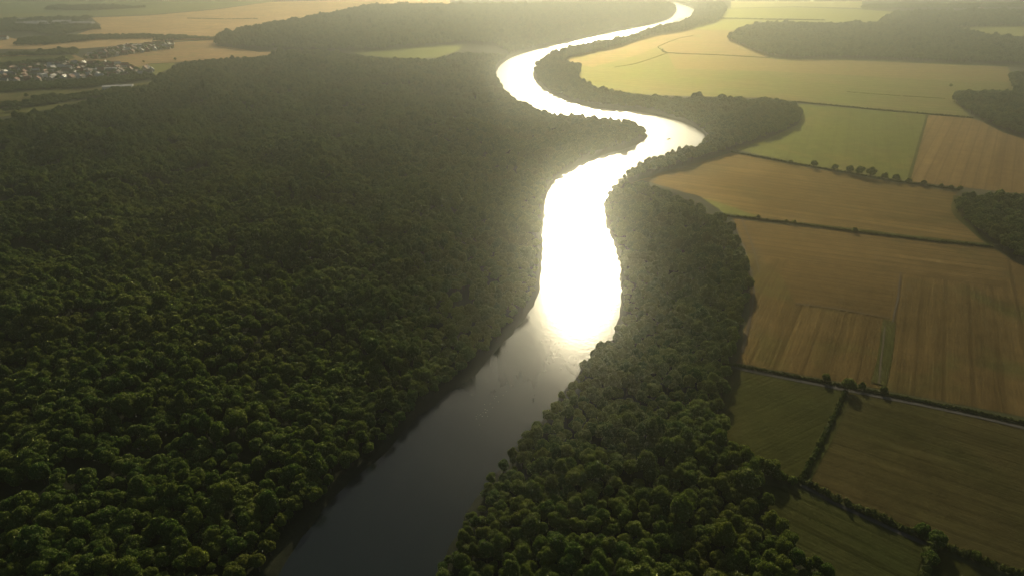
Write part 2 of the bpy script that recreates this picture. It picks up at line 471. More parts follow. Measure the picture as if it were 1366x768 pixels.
nt.links.new(sm_.outputs[0], mg.inputs[0])
nt.links.new(g1.outputs[0], mg.inputs[1]); nt.links.new(g2.outputs[0], mg.inputs[2])
fr = N(nt, "ShaderNodeFresnel"); fr.inputs["IOR"].default_value = 1.333
mx = N(nt, "ShaderNodeMixShader")
nt.links.new(fr.outputs[0], mx.inputs[0]); nt.links.new(body.outputs[0], mx.inputs[1]); nt.links.new(mg.outputs[0], mx.inputs[2])
nt.links.new(mx.outputs[0], out.inputs["Surface"])
wm.materials.append(m)

# ------------------------------------------------------------------ fields
_layer = [0]
def roughen(P, amp=1.0, closed=True, step=7.0):
    out = []
    n = len(P)
    for i in range(n if closed else n - 1):
        a_, b_ = P[i], P[(i + 1) % n]
        L = np.linalg.norm(b_ - a_)
        k = int(max(1, min(60, L / step)))
        nrm = np.array([-(b_ - a_)[1], (b_ - a_)[0]]) / (L + 1e-6)
        for j in range(k):
            t = j / k
            o = RNG.normal(0, amp * 0.5) if j else 0
            out.append(a_ + (b_ - a_) * t + nrm * o)
    if not closed: out.append(P[-1])
    return np.array(out)

def sheet(name, pts, material, label, z=0.0, rough=0.8):
    _layer[0] += 1
    P = roughen(poly(pts, z), rough)
    zz = 0.06 + 0.012 * _layer[0]
    me = bpy.data.meshes.new(name)
    me.from_pydata([(x_, y_, zz) for x_, y_ in P], [], [list(range(len(P)))])
    if me.polygons[0].normal.z < 0: me.flip_normals()
    me.materials.append(material)
    o = link(bpy.data.objects.new(name, me))
    o["kind"] = "structure"; o["label"] = label
    return o

def strip(name, pts, width, material, label, dz=0.0, amp=0.25, thing_kind="structure"):
    _layer[0] += 1
    C = catmull(poly(pts), 8.0)
    n = len(C)
    Tn = np.gradient(C, axis=0); Tn /= np.linalg.norm(Tn, axis=1)[:, None] + 1e-9
    Nn = np.stack([-Tn[:, 1], Tn[:, 0]], 1)
    zz = 0.06 + 0.012 * _layer[0] + dz
    w0 = width / 2 + RNG.normal(0, amp, n) * 0.5; w1 = width / 2 + RNG.normal(0, amp, n) * 0.5
    V = []
    for i in range(n):
        V.append((*(C[i] + Nn[i] * w0[i]), zz)); V.append((*(C[i] - Nn[i] * w1[i]), zz))
    me = bpy.data.meshes.new(name)
    me.from_pydata(V, [], [(2 * i + 1, 2 * i + 3, 2 * i + 2, 2 * i) for i in range(n - 1)])
    if me.polygons[0].normal.z < 0: me.flip_normals()
    me.materials.append(material)
    o = link(bpy.data.objects.new(name, me)); o["kind"] = thing_kind; o["label"] = label
    return o

BR1 = (0.235, 0.165, 0.066); BR2 = (0.18, 0.130, 0.050); OL = (0.14, 0.135, 0.045)
fm_brown = crop_material("ploughed_brown", BR1, BR2, 30, 13, 0.22, OL)
fm_clear = crop_material("clearing_grass", (0.19, 0.20, 0.07), (0.17, 0.19, 0.065), 84, 25, 0.15, k_=0.40)
fm_brown2 = crop_material("stubble_brown", (0.26, 0.185, 0.072), (0.20, 0.145, 0.055), rows((1000, 252), (1244, 285)), 9, 0.28, (0.16, 0.13, 0.05), k_=0.40)
fm_brown3 = crop_material("stubble_tan", (0.29, 0.20, 0.085), (0.24, 0.165, 0.067), rows((1244, 240), (1263, 199)), 10, 0.22, k_=0.42)
fm_dim = crop_material("dark_soil", (0.145, 0.118, 0.046), (0.11, 0.108, 0.038), rows((1204, 556), (1366, 604)), 8, 0.26, (0.09, 0.09, 0.03), k_=0.34)
fm_grass = crop_material("pasture", (0.085, 0.088, 0.024), (0.075, 0.085, 0.028), 60, 14, 0.05, (0.10, 0.095, 0.03))
fm_green = crop_material("green_crop", (0.17, 0.18, 0.05), (0.15, 0.165, 0.05), 25, 14, 0.06, (0.2, 0.18, 0.06), k_=0.45)
fm_mixed = crop_material("mixed_crop", (0.085, 0.098, 0.030), (0.13, 0.115, 0.042), rows((1040, 665), (1190, 735)), 8, 0.3, (0.08, 0.085, 0.025))
fm_olive = crop_material("olive_crop", (0.20, 0.21, 0.065), (0.25, 0.21, 0.085), rows((1130, 123), (1260, 132)), 18, 0.16, (0.20, 0.22, 0.06), k_=0.42)
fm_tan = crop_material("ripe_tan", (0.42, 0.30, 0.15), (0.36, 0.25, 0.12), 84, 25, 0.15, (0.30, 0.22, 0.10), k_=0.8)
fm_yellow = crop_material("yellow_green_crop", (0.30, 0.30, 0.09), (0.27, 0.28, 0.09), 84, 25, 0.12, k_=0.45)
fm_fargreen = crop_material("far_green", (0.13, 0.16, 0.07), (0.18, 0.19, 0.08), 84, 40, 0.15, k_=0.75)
fm_meadow = crop_material("meadow", (0.17, 0.17, 0.06), (0.22, 0.18, 0.08), 84, 20, 0.12, (0.12, 0.13, 0.045), k_=0.55)

sheet("field", [(977, 291), (1010, 296), (1140, 311), (1240, 323), (1323, 331), (1366, 355), (1480, 420), (1480, 588), (1366, 556), (1250, 533), (1129, 510), (982, 484), (1000, 416), (1001, 384), (999, 350), (986, 315)],
      fm_brown, "large brown ploughed field right of the riverside wood")
sheet("field", [(980, 292), (1010, 297), (1140, 312), (1240, 324), (1323, 333), (1345, 345), (1336, 384), (1201, 365), (1060, 348), (1030, 344), (1000, 340), (988, 312)],
      crop_material("headland_brown", (0.24, 0.17, 0.068), (0.19, 0.136, 0.052), rows((1045, 344), (1328, 383)), 9, 0.28, (0.15, 0.125, 0.05), k_=0.39), "cross-ploughed upper band of the large brown field")
sheet("field", [(1058, 349), (1199, 366), (1186, 425), (1060, 404), (1040, 360)], crop_material("harrowed_brown", (0.255, 0.18, 0.072), (0.20, 0.142, 0.055), rows((1045, 344), (1328, 383)), 6, 0.28),
      "harrowed plot with cross rows inside the large brown field")
sheet("field", [(838, 246), (884, 230), (929, 218), (975, 204), (1060, 221), (1130, 233), (1200, 245), (1278, 257), (1272, 282), (1296, 306), (1318, 326), (1240, 318), (1140, 306), (1010, 290), (966, 284), (936, 263), (891, 250), (854, 240)],
      fm_brown2, "tan stubble field between the riverside woods and the edge wood")
sheet("field", [(936, 264), (958, 270), (1014, 290), (970, 287)], fm_green, "small green wedge at the tip of the tan stubble field")
sheet("field", [(982, 200), (1024, 186), (1064, 167), (1071, 150), (1064, 139), (1180, 149), (1236, 153), (1211, 242), (1130, 229), (1060, 217)],
      fm_green, "bright green field behind the hedgerow with nine trees")
sheet("field", [(1237, 154), (1295, 158), (1310, 163), (1337, 177), (1366, 186), (1480, 215), (1480, 283), (1366, 259), (1280, 250), (1213, 242)],
      fm_brown3, "brown field beside the bright green field")
sheet("field", [(746, 82), (776, 72), (824, 60), (866, 46), (909, 39), (934, 31), (959, 26), (1010, 28), (1000, 36), (960, 42), (975, 52), (1000, 60), (1034, 79), (1124, 80), (1244, 85), (1344, 89), (1348, 96),
                (1357, 121), (1277, 121), (1272, 128), (1284, 146), (1295, 156.5), (1180, 147), (1064, 136), (1026, 131), (869, 127), (816, 122), (794, 115), (770, 102), (776, 86)],
      fm_olive, "wide olive crop field inside the upper river bend")
sheet("field", [(891, 71), (1026, 78), (1034, 80), (1124, 81), (1244, 86), (1344, 90), (1350, 110), (1200, 104), (1040, 96), (900, 92)], crop_material("dry_olive", (0.29, 0.22, 0.095), (0.26, 0.21, 0.085), 82, 18, 0.12, (0.25, 0.23, 0.08), k_=0.42),
      "drier tan band across the olive field")
sheet("field", [(746, 81), (776, 72), (824, 60), (866, 47), (905, 40), (990, 41), (975, 48), (1000, 60), (1026, 77), (891, 70), (880, 62), (850, 74), (790, 90)],
      crop_material("pale_stubble", (0.33, 0.25, 0.12), (0.29, 0.22, 0.10), 82, 30, 0.16, (0.25, 0.24, 0.09), k_=0.42), "pale stubble field above the olive field")
sheet("field", [(905, 39), (934, 31), (959, 26), (1010, 28), (994, 36), (985, 41)], fm_yellow, "yellow-green field beside the far river bend")
sheet("field", [(965, 12), (1060, 10), (1145, 13), (1194, 16), (1167, 31), (1024, 30), (962, 25)], fm_yellow, "pale yellow-green field in front of the far upper wood")
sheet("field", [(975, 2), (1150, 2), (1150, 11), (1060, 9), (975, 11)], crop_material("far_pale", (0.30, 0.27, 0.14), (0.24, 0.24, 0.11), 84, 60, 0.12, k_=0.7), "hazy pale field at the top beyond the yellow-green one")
sheet("field", [(1259, 34), (1325, 32), (1480, 32), (1480, 50), (1366, 49), (1324, 47), (1280, 38)], fm_yellow, "narrow yellow field cut into the far upper wood")
sheet("field", [(979, 492), (1050, 505), (1123, 519), (1108, 560), (1088, 600), (1066, 639), (1040, 635), (999, 612), (969, 594), (962, 564), (962, 524)],
      fm_grass, "dark green pasture against the riverside wood")
sheet("field", [(1133, 522), (1250, 544), (1366, 568), (1480, 596), (1480, 820), (1366, 762), (1300, 741), (1240, 715), (1200, 698), (1120, 663), (1074, 642), (1094, 601), (1114, 562)],
      fm_dim, "dim brown field at the lower right below the lane")
sheet("field", [(1012, 644), (1040, 650), (1068, 653), (1120, 678), (1200, 713), (1236, 730), (1222, 768), (1200, 830), (1130, 820), (1110, 772), (1052, 732), (1024, 684)],
      fm_mixed, "mottled green and brown field at the bottom between wood and hedge")
sheet("field", [(1250, 735), (1300, 757), (1366, 782), (1480, 830), (1480, 1000), (1220, 1000), (1232, 790)], fm_grass, "dark green corner field at the bottom right")
# left distance
sheet("field", [(-200, 72), (0, 66), (100, 66), (240, 55), (290, 52), (300, 44), (345, 36), (417, 24), (482, 11), (520, 9), (600, 7), (600, 1), (480, 0), (360, 3), (290, 13), (200, 21), (122, 24), (135, 34), (115, 42), (60, 60), (0, 48), (-200, 52)],
      fm_tan, "great tan field beyond the villages on the left")
sheet("field", [(-200, 76), (0, 74), (100, 74), (110, 78), (135, 80), (180, 71), (232, 65), (232, 57), (290, 53), (300, 62), (345, 70), (390, 69), (342, 76), (250, 82), (232, 84), (200, 85), (170, 95), (100, 86), (88, 78), (0, 75.5)],
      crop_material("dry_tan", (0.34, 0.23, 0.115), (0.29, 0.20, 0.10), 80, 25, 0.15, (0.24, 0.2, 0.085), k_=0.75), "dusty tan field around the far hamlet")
sheet("field", [(-100, 79), (0, 76), (95, 73.5), (100, 78), (85, 82), (40, 86), (0, 88.5), (-100, 92)], fm_green, "green strip above the larger village")
sheet("field", [(165, 95), (200, 86), (233, 84.5), (232, 89), (207, 101), (205, 97)], fm_yellow, "yellow-green corner between village and forest")
sheet("field", [(-100, 132), (0, 126), (55, 121.5), (110, 120), (207, 109), (200, 113), (158, 118), (140, 123), (92, 127), (60, 128), (35, 137), (-100, 141)],
      fm_meadow, "meadow below the larger village")
sheet("field", [(-100, 147), (0, 146), (45, 144), (85, 138), (125, 132), (62, 147), (0, 157), (-100, 172)], crop_material("meadow_low", (0.20, 0.20, 0.06), (0.19, 0.18, 0.07), 84, 20, 0.12, k_=0.55),
      "bright meadow strip along the forest edge")
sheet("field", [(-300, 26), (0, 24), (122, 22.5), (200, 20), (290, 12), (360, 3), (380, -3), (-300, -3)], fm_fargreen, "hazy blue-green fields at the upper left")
sheet("field", [(-200, 30), (0, 25), (60, 23), (60, 18), (-200, 19)], fm_yellow, "far pale green strip at the left edge")
sheet("field", [(470, 71), (492, 70), (567, 63), (617, 60), (612, 68), (582, 78), (527, 78), (490, 74)], fm_clear, "yellow-green clearing between the two large woods")
# tracks, lanes and grass baulks
strip("lane", [(975, 490), (1050, 505), (1129, 521), (1250, 545), (1366, 571), (1480, 600)], 2.2, M_LANE, "narrow lane under the hedge below the large brown field")
strip("lane", [(1068, 647), (1120, 674), (1200, 711), (1236, 727)], 2.0, M_LANE, "narrow lane below the lower hedge")
M_BAULK = crop_material("grass_baulk", (0.10, 0.12, 0.035), (0.12, 0.12, 0.04), 10, 20, 0.15)
strip("grass_strip", [(1186, 428), (1181, 470), (1172, 513)], 7.0, M_BAULK, "green grass strip running down the large brown field")
strip("grass_strip", [(966, 286), (1010, 292.5), (1050, 297), (1140, 307), (1240, 319), (1318, 327)], 5.5, M_BAULK, "grass verge behind the long thin hedge")
strip("grass_strip", [(1277, 262), (1275, 284), (1296, 305), (1322, 328)], 6.0, M_BAULK, "grass verge round the edge wood")
strip("grass_strip", [(1237, 153), (1212, 242)], 3.0, M_BAULK, "thin grass strip between the green and brown fields")
strip("grass_strip", [(1129, 527), (1112, 563), (1092, 602), (1072, 641)], 5.0, M_BAULK, "grass verge beside the bushy hedge between the lower fields")
strip("track", [(1190, 430), (1198, 395), (1201, 364)], 0.9, M_TRACK, "tractor track at the side of the harrowed plot")
strip("track", [(1060, 405), (1120, 413), (1187, 425)], 1.1, M_TRACK, "dark tractor track under the harrowed plot")
strip("track", [(976, 294), (992, 330), (1002, 365), (1005, 400), (990, 470)], 1.4, M_TRACK, "tractor track along the wood side of the brown field")
strip("track", [(989, 293), (1004, 330), (1013, 365)], 1.0, M_TRACK, "second tractor track along the brown field")
strip("track", [(1180, 435), (1172, 512)], 0.7, M_TRACK, "tractor track beside the green grass strip")

# ------------------------------------------------------------------ broadleaf trees
def crown_mesh(seed, R=4.5, Hh=12.0, nleaf=2300, squash=1.0, leaf=0.42):
    rg = np.random.default_rng(seed)
    V = []; Fs = []
    cz = Hh * 0.64
    lobes = []
    nl = rg.integers(17, 25)
    for i in range(nl):
        u = rg.uniform(-0.45, 1.0); ph = rg.uniform(0, 6.283)
        s = math.sqrt(max(0, 1 - u * u))
        rad = rg.uniform(0.45, 0.68)
        lr = rg.uniform(0.27, 0.44) * R
        cx, cy = R * rad * s * math.cos(ph), R * rad * s * math.sin(ph)
        lobes.append((cx, cy, cz + Hh * 0.30 * squash * u * rad * 1.15, lr))
    lobes.append((0, 0, cz, R * 0.6))
    L = np.array(lobes)
    ico = bmesh.new(); bmesh.ops.create_icosphere(ico, subdivisions=2, radius=1.0)
    iv = np.array([v.co[:] for v in ico.verts]); ifc = [[v.index for v in f.verts] for f in ico.faces]; ico.free()
    for (a_, b_, c_, lr) in lobes:
        base = len(V)
        q = iv * (lr * 0.88) * (1 + 0.16 * rg.normal(size=(len(iv), 1)))
        V.extend(map(tuple, q + np.array([a_, b_, c_])))
        Fs.extend([tuple(k + base for k in f) for f in ifc])
    tot = 0
    while tot < nleaf:
        k = rg.choice(len(L), p=L[:, 3] ** 2 / (L[:, 3] ** 2).sum())
        d = rg.normal(size=3); d /= np.linalg.norm(d)
        if d[2] < -0.5: continue
        pt = L[k, :3] + d * L[k, 3] * rg.uniform(0.88, 1.12)
        if (np.linalg.norm(L[:, :3] - pt, axis=1) < L[:, 3] * 0.86).any():
            continue
        nrm = d + rg.normal(0, 0.55, 3); nrm /= np.linalg.norm(nrm)
        t1 = np.cross(nrm, rg.normal(size=3)); t1 /= np.linalg.norm(t1) + 1e-9
        t2 = np.cross(nrm, t1)
        s = leaf * rg.uniform(0.55, 1.3)
        b0 = len(V)
        V.extend([tuple(pt + t1 * s), tuple(pt + t2 * s * 0.7), tuple(pt - t1 * s), tuple(pt - t2 * s * 0.7)])
        Fs.append((b0, b0 + 1, b0 + 2, b0 + 3))
        tot += 1
    me = bpy.data.meshes.new("crown")
    me.from_pydata(V, [], Fs)
    me.materials.append(M_LEAF)
    return me, lobes

def trunk_mesh(seed, Hh, lobes):
    rg = random.Random(seed)
    bm = bmesh.new()
    def tube(p, q, r0, r1, n=7):
        p, q = Vector(p), Vector(q)
        d = (q - p).normalized(); u = d.orthogonal().normalized(); w_ = d.cross(u)
        ra = [bm.verts.new(p + (u * math.cos(6.2832 * i / n) + w_ * math.sin(6.2832 * i / n)) * r0) for i in range(n)]
        rb = [bm.verts.new(q + (u * math.cos(6.2832 * i / n) + w_ * math.sin(6.2832 * i / n)) * r1) for i in range(n)]
        for i in range(n): bm.faces.new((ra[i], ra[(i + 1) % n], rb[(i + 1) % n], rb[i]))
        bm.faces.new(rb)
    a_ = (0, 0, -0.6); b_ = (rg.uniform(-.2, .2), rg.uniform(-.2, .2), Hh * 0.25); c_ = (rg.uniform(-.4, .4), rg.uniform(-.4, .4), Hh * 0.6)
    tube((0, 0, -.6), (0, 0, 0.5), 0.48, 0.32); tube((0, 0, 0.5), b_, 0.32, 0.26); tube(b_, c_, 0.26, 0.14)
    for l in lobes[:7]: tube(b_ if rg.random() < .5 else (b_[0], b_[1], Hh * .33), l[:3], 0.13, 0.05, 5)
    me = bpy.data.meshes.new("trunk"); bm.to_mesh(me); bm.free()
    me.materials.append(M_BARK)
    return me

NVAR = 8
VAR = []
for k in range(NVAR):
    Hh = 11.0 + 2.5 * random.random()
    cm, lb = crown_mesh(100 + k, R=4.4 + 0.5 * random.random(), Hh=Hh, squash=random.uniform(1.0, 1.3))
    VAR.append((cm, trunk_mesh(200 + k, Hh, lb), Hh))

# planting positions for every wood
def plant(P, d0, d1, s, margin, seed):
    rg = np.random.default_rng(seed)
    x0, x1 = P[:, 0].min(), P[:, 0].max(); y0, y1 = max(P[:, 1].min(), 70), min(P[:, 1].max(), 4800)
    gx = np.arange(x0, x1, s); gy = np.arange(y0, y1, s * 0.87)
    if len(gx) == 0 or len(gy) == 0: return np.zeros((0, 2))
    GX, GY = np.meshgrid(gx, gy)
    GX = GX + (np.arange(len(gy)) % 2)[:, None] * s / 2
    GX = GX + rg.uniform(-0.42, 0.42, GX.shape) * s; GY = GY + rg.uniform(-0.42, 0.42, GY.shape) * s
    x, y = GX.ravel(), GY.ravel()
    d = np.hypot(x, y)
    k = (d >= d0) & (d < d1) & (np.abs(x) < y * 0.95 + 60)
    x, y = x[k], y[k]
    k = inside(P, x, y); x, y = x[k], y[k]
    k = dist_poly(RIVER, x, y, 40.0) > margin; x, y = x[k], y[k]
    return np.stack([x, y], 1)

pts = []
SC = []; LOW = []
for wi, P in enumerate(woods + belts):
    mg_ = 3.0 if wi == 0 else 2.0
    for (d0, d1, s, sc) in ((0, 430, 4.6, 0.605), (430, 700, 4.9, 0.65), (700, 1500, 5.7, 0.76), (1500, 2600, 7.8, 1.0), (2600, 5000, 11.0, 1.4)):
        q = plant(P, d0, d1, s if wi < 7 else s * 0.9, mg_, 1000 + wi * 7 + int(d0))
        pts.append(q); SC.append(np.full(len(q), sc if wi < 7 else sc * 0.85)); LOW.append(np.full(len(q), 1.0 if wi < 7 else 0.62))
VIL1 = [(-60, 113), (0, 111), (60, 109), (120, 106), (200, 101), (205, 96), (196, 93), (150, 95), (176, 88), (140, 86), (95, 86), (40, 91), (0, 94), (-60, 96)]
VIL2 = [(112, 79), (125, 80), (180, 72), (231, 66), (230, 58), (200, 60), (165, 63), (130, 72)]
for VP in (VIL1, VIL2):
    q = plant(poly(VP), 0, 5000, 9.0, 3, 77)
    q = q[RNG.random(len(q)) < 0.42 + 0.3 * (wob(q[:, 0], q[:, 1], 60.0) > 0.3)]
    pts.append(q); SC.append(np.full(len(q), 0.8)); LOW.append(np.full(len(q), 0.62))
    GARD = q if VP is VIL1 else np.vstack([GARD, q])
TP = np.vstack(pts); TS = np.concatenate(SC); TL = np.concatenate(LOW)
TX, TY = TP[:, 0], TP[:, 1]
keep = np.ones(len(TX), bool)
ppx, ppy, _ = project(TX, TY, np.zeros(len(TX)))
for (gx_, gy_, ra_, rb_) in gaps:
    e = ((ppx - gx_) / ra_) ** 2 + ((ppy - gy_ + 0.10 * (ppx - gx_)) / rb_) ** 2
    keep &= e > 1 + 0.35 * wob(TX, TY, 40.0)
keep &= ~((wob(TX, TY * 1.6 + 0.5 * TX, 95.0) > 1.0) & (RNG.random(len(TX)) < 0.8) & inside(wood_main, TX, TY))
keep &= ~((wob(TX * 1.3, TY * 2, 37.0) > 1.2) & (RNG.random(len(TX)) < 0.8))
TX, TY, TS, TL = TX[keep], TY[keep], TS[keep], TL[keep]
TZ = height(TX, TY)
n = len(TX)
size = np.clip(1.0 + 0.12 * wob(TX, TY, 60.0) + RNG.normal(0, 1, n) * (0.11 + 0.07 * (np.hypot(TX, TY) < 500)), 0.5, 1.6) * TS
# trees on the wood margin by the water stay lower
sdw = dist_poly(RIVER, TX, TY, 40.0)
size *= 0.78 + 0.22 * sstep(3, 16, sdw)
size *= np.where(RNG.random(n) < 0.05, 1.3, 1.0)
hs = (1 + 0.17 * wob(TX + 40, 1.5 * TY + 0.6 * TX, 95.0)) * size * np.clip(1.04 + RNG.normal(0, 1, n) * np.where(np.hypot(TX, TY) < 700, 0.15, 0.10), 0.7, 1.55) / np.maximum(TS, 1) ** 0.8 * TL
rot = RNG.uniform(0, 6.283, n)
var = RNG.integers(0, NVAR, n)
print("trees", n)

# the trees that show largest in the photograph: one object each
px_, py_, fw = project(TX, TY, TZ + 7)
vis = (px_ > -12) & (px_ < 1378) & (py_ > -10) & (py_ < 782)
score = np.where(vis, size / fw, 0)
N_IND = 262
order = np.argsort(-score)[:N_IND]
ind = np.zeros(n, bool); ind[order] = True
protos = {}
def make_tree(name, x, y, z, sx, sz, rz, v, label, group):
    o = link(bpy.data.objects.new(name, None))
    o.empty_display_size = 1
    o.location = (x, y, z); o.rotation_euler = (0, 0, rz); o.scale = (sx, sx, sz)
    tag(o, label, "tree", group)
    if v not in protos:
        cr = link(bpy.data.objects.new("crown", VAR[v][0])); tr = link(bpy.data.objects.new("trunk", VAR[v][1]))
        protos[v] = (cr, tr)
    else:
        cr = link(protos[v][0].copy()); tr = link(protos[v][1].copy())
    cr.parent = o; tr.parent = o
    return o
for i in order:
    left = bool(inside(wood_main, TX[i:i + 1], TY[i:i + 1])[0])
    gx_, gy_ = float(px_[i]), float(py_[i])
    sz_ = "large-crowned" if size[i] > 0.71 else ("small-crowned" if size[i] < 0.58 else "middling")
    tall_ = "tall" if hs[i] / size[i] > 1.12 else ("squat" if hs[i] / size[i] < 0.94 else "round")
    row_ = ("on the bottom edge" if gy_ > 745 else "close to the bottom edge" if gy_ > 710 else "a little way up" if gy_ > 670 else "farther up" if gy_ > 630 else "farthest up of the near trees")
    if sdw[i] < 13: col_ = "at the left bank" if left else "at the right bank"
    elif left: col_ = "in the left corner" if gx_ < 60 else "left of the forest's middle" if gx_ < 140 else "in mid forest" if gx_ < 220 else "right of mid forest" if gx_ < 300 else "a few trees from the left bank"
    else: col_ = "a few trees from the right bank" if gx_ < 660 else "left in the riverside wood" if gx_ < 740 else "in the middle of the riverside wood" if gx_ < 820 else "right of the riverside wood's middle" if gx_ < 910 else "near the riverside wood's field side"
    lab = f"{sz_} {tall_} tree {col_}, {row_}"
    if sdw[i] >= 13 and left: lab = f"{sz_} {tall_} tree {col_}, {row_}"
    grp = "nearest trees of the left forest" if left else "nearest trees of the right riverside wood"
    make_tree("broadleaf_tree", TX[i], TY[i], TZ[i], size[i], hs[i], rot[i], int(var[i]), lab, grp)

# the rest of the forest: one mass whose trees repeat the meshes above
fi = np.where(~ind)[0]
fmesh = bpy.data.meshes.new("forest")
fmesh.vertices.add(len(fi))
fmesh.vertices.foreach_set("co", np.stack([TX[fi], TY[fi], TZ[fi]], 1).astype(np.float32).ravel())
def fattr(name, typ, key, arr):
    a_ = fmesh.attributes.new(name, typ, 'POINT'); a_.data.foreach_set(key, arr.ravel())
fattr("tree_scale", 'FLOAT_VECTOR', "vector", np.stack([size[fi], size[fi], hs[fi]], 1).astype(np.float32))
fattr("tree_turn", 'FLOAT_VECTOR', "vector", np.stack([0 * rot[fi], 0 * rot[fi], rot[fi]], 1).astype(np.float32))
fattr("tree_kind", 'INT', "value", var[fi].astype(np.int32))
forest = link(bpy.data.objects.new("forest", fmesh))
tag(forest, "farther forest and woods beyond the nearest trees, one dense green canopy", "forest", None, "stuff")
ng = bpy.data.node_groups.new("forest_trees", 'GeometryNodeTree')
ng.interface.new_socket("Geometry", in_out='INPUT', socket_type='NodeSocketGeometry')
ng.interface.new_socket("Geometry", in_out='OUTPUT', socket_type='NodeSocketGeometry')
gi = ng.nodes.new('NodeGroupInput'); go = ng.nodes.new('NodeGroupOutput')
m2p = ng.nodes.new('GeometryNodeMeshToPoints')
iop = ng.nodes.new('GeometryNodeInstanceOnPoints')
jn = ng.nodes.new('GeometryNodeJoinGeometry')
for v in range(NVAR):
    if v not in protos: continue
    j1 = ng.nodes.new('GeometryNodeJoinGeometry')
    for k in (0, 1):
        oi = ng.nodes.new('GeometryNodeObjectInfo'); oi.transform_space = 'ORIGINAL'
        oi.inputs[0].default_value = protos[v][k]
        ng.links.new(oi.outputs['Geometry'], j1.inputs[0])
    g2i = ng.nodes.new('GeometryNodeGeometryToInstance')
    ng.links.new(j1.outputs[0], g2i.inputs[0]); ng.links.new(g2i.outputs[0], jn.inputs[0])
def nattr(name, dt):
    a_ = ng.nodes.new('GeometryNodeInputNamedAttribute'); a_.data_type = dt
    a_.inputs['Name'].default_value = name
    return a_.outputs['Attribute']
ng.links.new(gi.outputs[0], m2p.inputs['Mesh'])
ng.links.new(m2p.outputs[0], iop.inputs['Points'])
ng.links.new(jn.outputs[0], iop.inputs['Instance'])
iop.inputs['Pick Instance'].default_value = True
ng.links.new(nattr("tree_kind", 'INT'), iop.inputs['Instance Index'])
e2r = ng.nodes.new('FunctionNodeEulerToRotation')
ng.links.new(nattr("tree_turn", 'FLOAT_VECTOR'), e2r.inputs[0])
ng.links.new(e2r.outputs[0], iop.inputs['Rotation'])
ng.links.new(nattr("tree_scale", 'FLOAT_VECTOR'), iop.inputs['Scale'])
ng.links.new(iop.outputs[0], go.inputs[0])
md = forest.modifiers.new("trees", 'NODES'); md.node_group = ng

# ------------------------------------------------------------------ hedges
def hedge(pts, w, h, label, group=None, gap=0.0, lump=0.35):
    C = catmull(poly(pts), 5.0)
    seg = np.linalg.norm(np.diff(C, axis=0), axis=1); cum = np.concatenate([[0], np.cumsum(seg)])
    tot = cum[-1]
    V = []; Fs = []
    ico = bmesh.new(); bmesh.ops.create_icosphere(ico, subdivisions=1, radius=1.0)
    iv = np.array([v.co[:] for v in ico.verts]); ifc = [[v.index for v in f.verts] for f in ico.faces]; ico.free()
    s = 0.0
    while s < tot:
        t = s
        cx = np.interp(t, cum, C[:, 0]); cy = np.interp(t, cum, C[:, 1])
        sc = RNG.uniform(1 - lump, 1 + lump)
        hh = h * sc; ww = w * 0.5 * RNG.uniform(0.8, 1.25)
        cx += RNG.normal(0, 0.15 * w); cy += RNG.normal(0, 0.15 * w)
        if RNG.random() >= gap:
            b = len(V)
            q = iv * np.array([ww, ww, hh * 0.55]) * (1 + 0.18 * RNG.normal(size=(len(iv), 1))) + np.array([cx, cy, hh * 0.48])
            V.extend(map(tuple, q)); Fs.extend([tuple(k + b for k in f) for f in ifc])
            for _ in range(26):
                d = RNG.normal(size=3); d[2] = abs(d[2]); d /= np.linalg.norm(d)
                pt = np.array([cx, cy, hh * 0.48]) + d * np.array([ww, ww, hh * .55]) * RNG.uniform(.95, 1.2)
                t1 = RNG.normal(size=3); t1 /= np.linalg.norm(t1); t2 = np.cross(d, t1); r_ = RNG.uniform(.15, .4)
                b = len(V)
                V.extend([tuple(pt + t1 * r_), tuple(pt + t2 * r_), tuple(pt - t1 * r_), tuple(pt - t2 * r_)]); Fs.append((b, b + 1, b + 2, b + 3))
        s += w * 0.42
    me = bpy.data.meshes.new("hedge"); me.from_pydata(V, [], Fs); me.materials.append(M_HEDGE)
    o = link(bpy.data.objects.new("hedge", me)); tag(o, label, "hedge", group)
    return o
hedge([(973, 486), (1050, 501), (1129, 516), (1250, 540), (1366, 565), (1480, 594)], 1.4, 1.3, "long clipped hedge along the near edge of the large brown field")
hedge([(1127, 525), (1110, 560), (1090, 600), (1068, 641)], 1.9, 1.8, "bushy hedge between the green pasture and the dim brown field", lump=.5)
hedge([(1003, 616), (1040, 637), (1068, 643), (1120, 669), (1200, 704), (1240, 721), (1300, 747), (1366, 771), (1480, 820)], 2.5, 2.4, "thick dark hedge crossing the lower right corner", lump=.5)
hedge([(975, 203), (1060, 219), (1130, 231), (1200, 243), (1280, 254)], 2.2, 1.6, "hedge at the foot of the row of field trees", lump=.4)
hedge([(968, 288.5), (1050, 297.5), (1140, 309.5), (1240, 321.5), (1325, 330)], 2.0, 1.4, "long thin hedge above the large brown field")
hedge([(1060, 136.5), (1180, 148), (1240, 153), (1298, 158)], 2.6, 1.8, "hedge along the top of the bright green field")
hedge([(884, 66), (891, 71), (960, 74), (1028, 78)], 1.7, 1.2, "faint straight hedge across the pale far field")
hedge([(891, 71), (878, 64), (884, 60), (905, 52), (925, 48)], 1.2, 0.8, "winding hedge in the pale stubble field", gap=.3)
hedge([(891, 71), (865, 80), (845, 86), (820, 90)], 1.0, 0.6, "faint ditch hedge running towards the upper river bend", gap=.4)
hedge([(962, 25), (1024, 26.5), (1100, 27.5)], 5, 3, "far hedge below the pale yellow-green field")
hedge([(1259, 33), (1325, 31.5), (1400, 31.5)], 5, 3.5, "far hedge above the narrow yellow field")
hedge([(1242, 724), (1238, 745), (1228, 775), (1215, 820)], 3.2, 3.4, "ragged hedge between the two bottom corner fields", lump=.6)
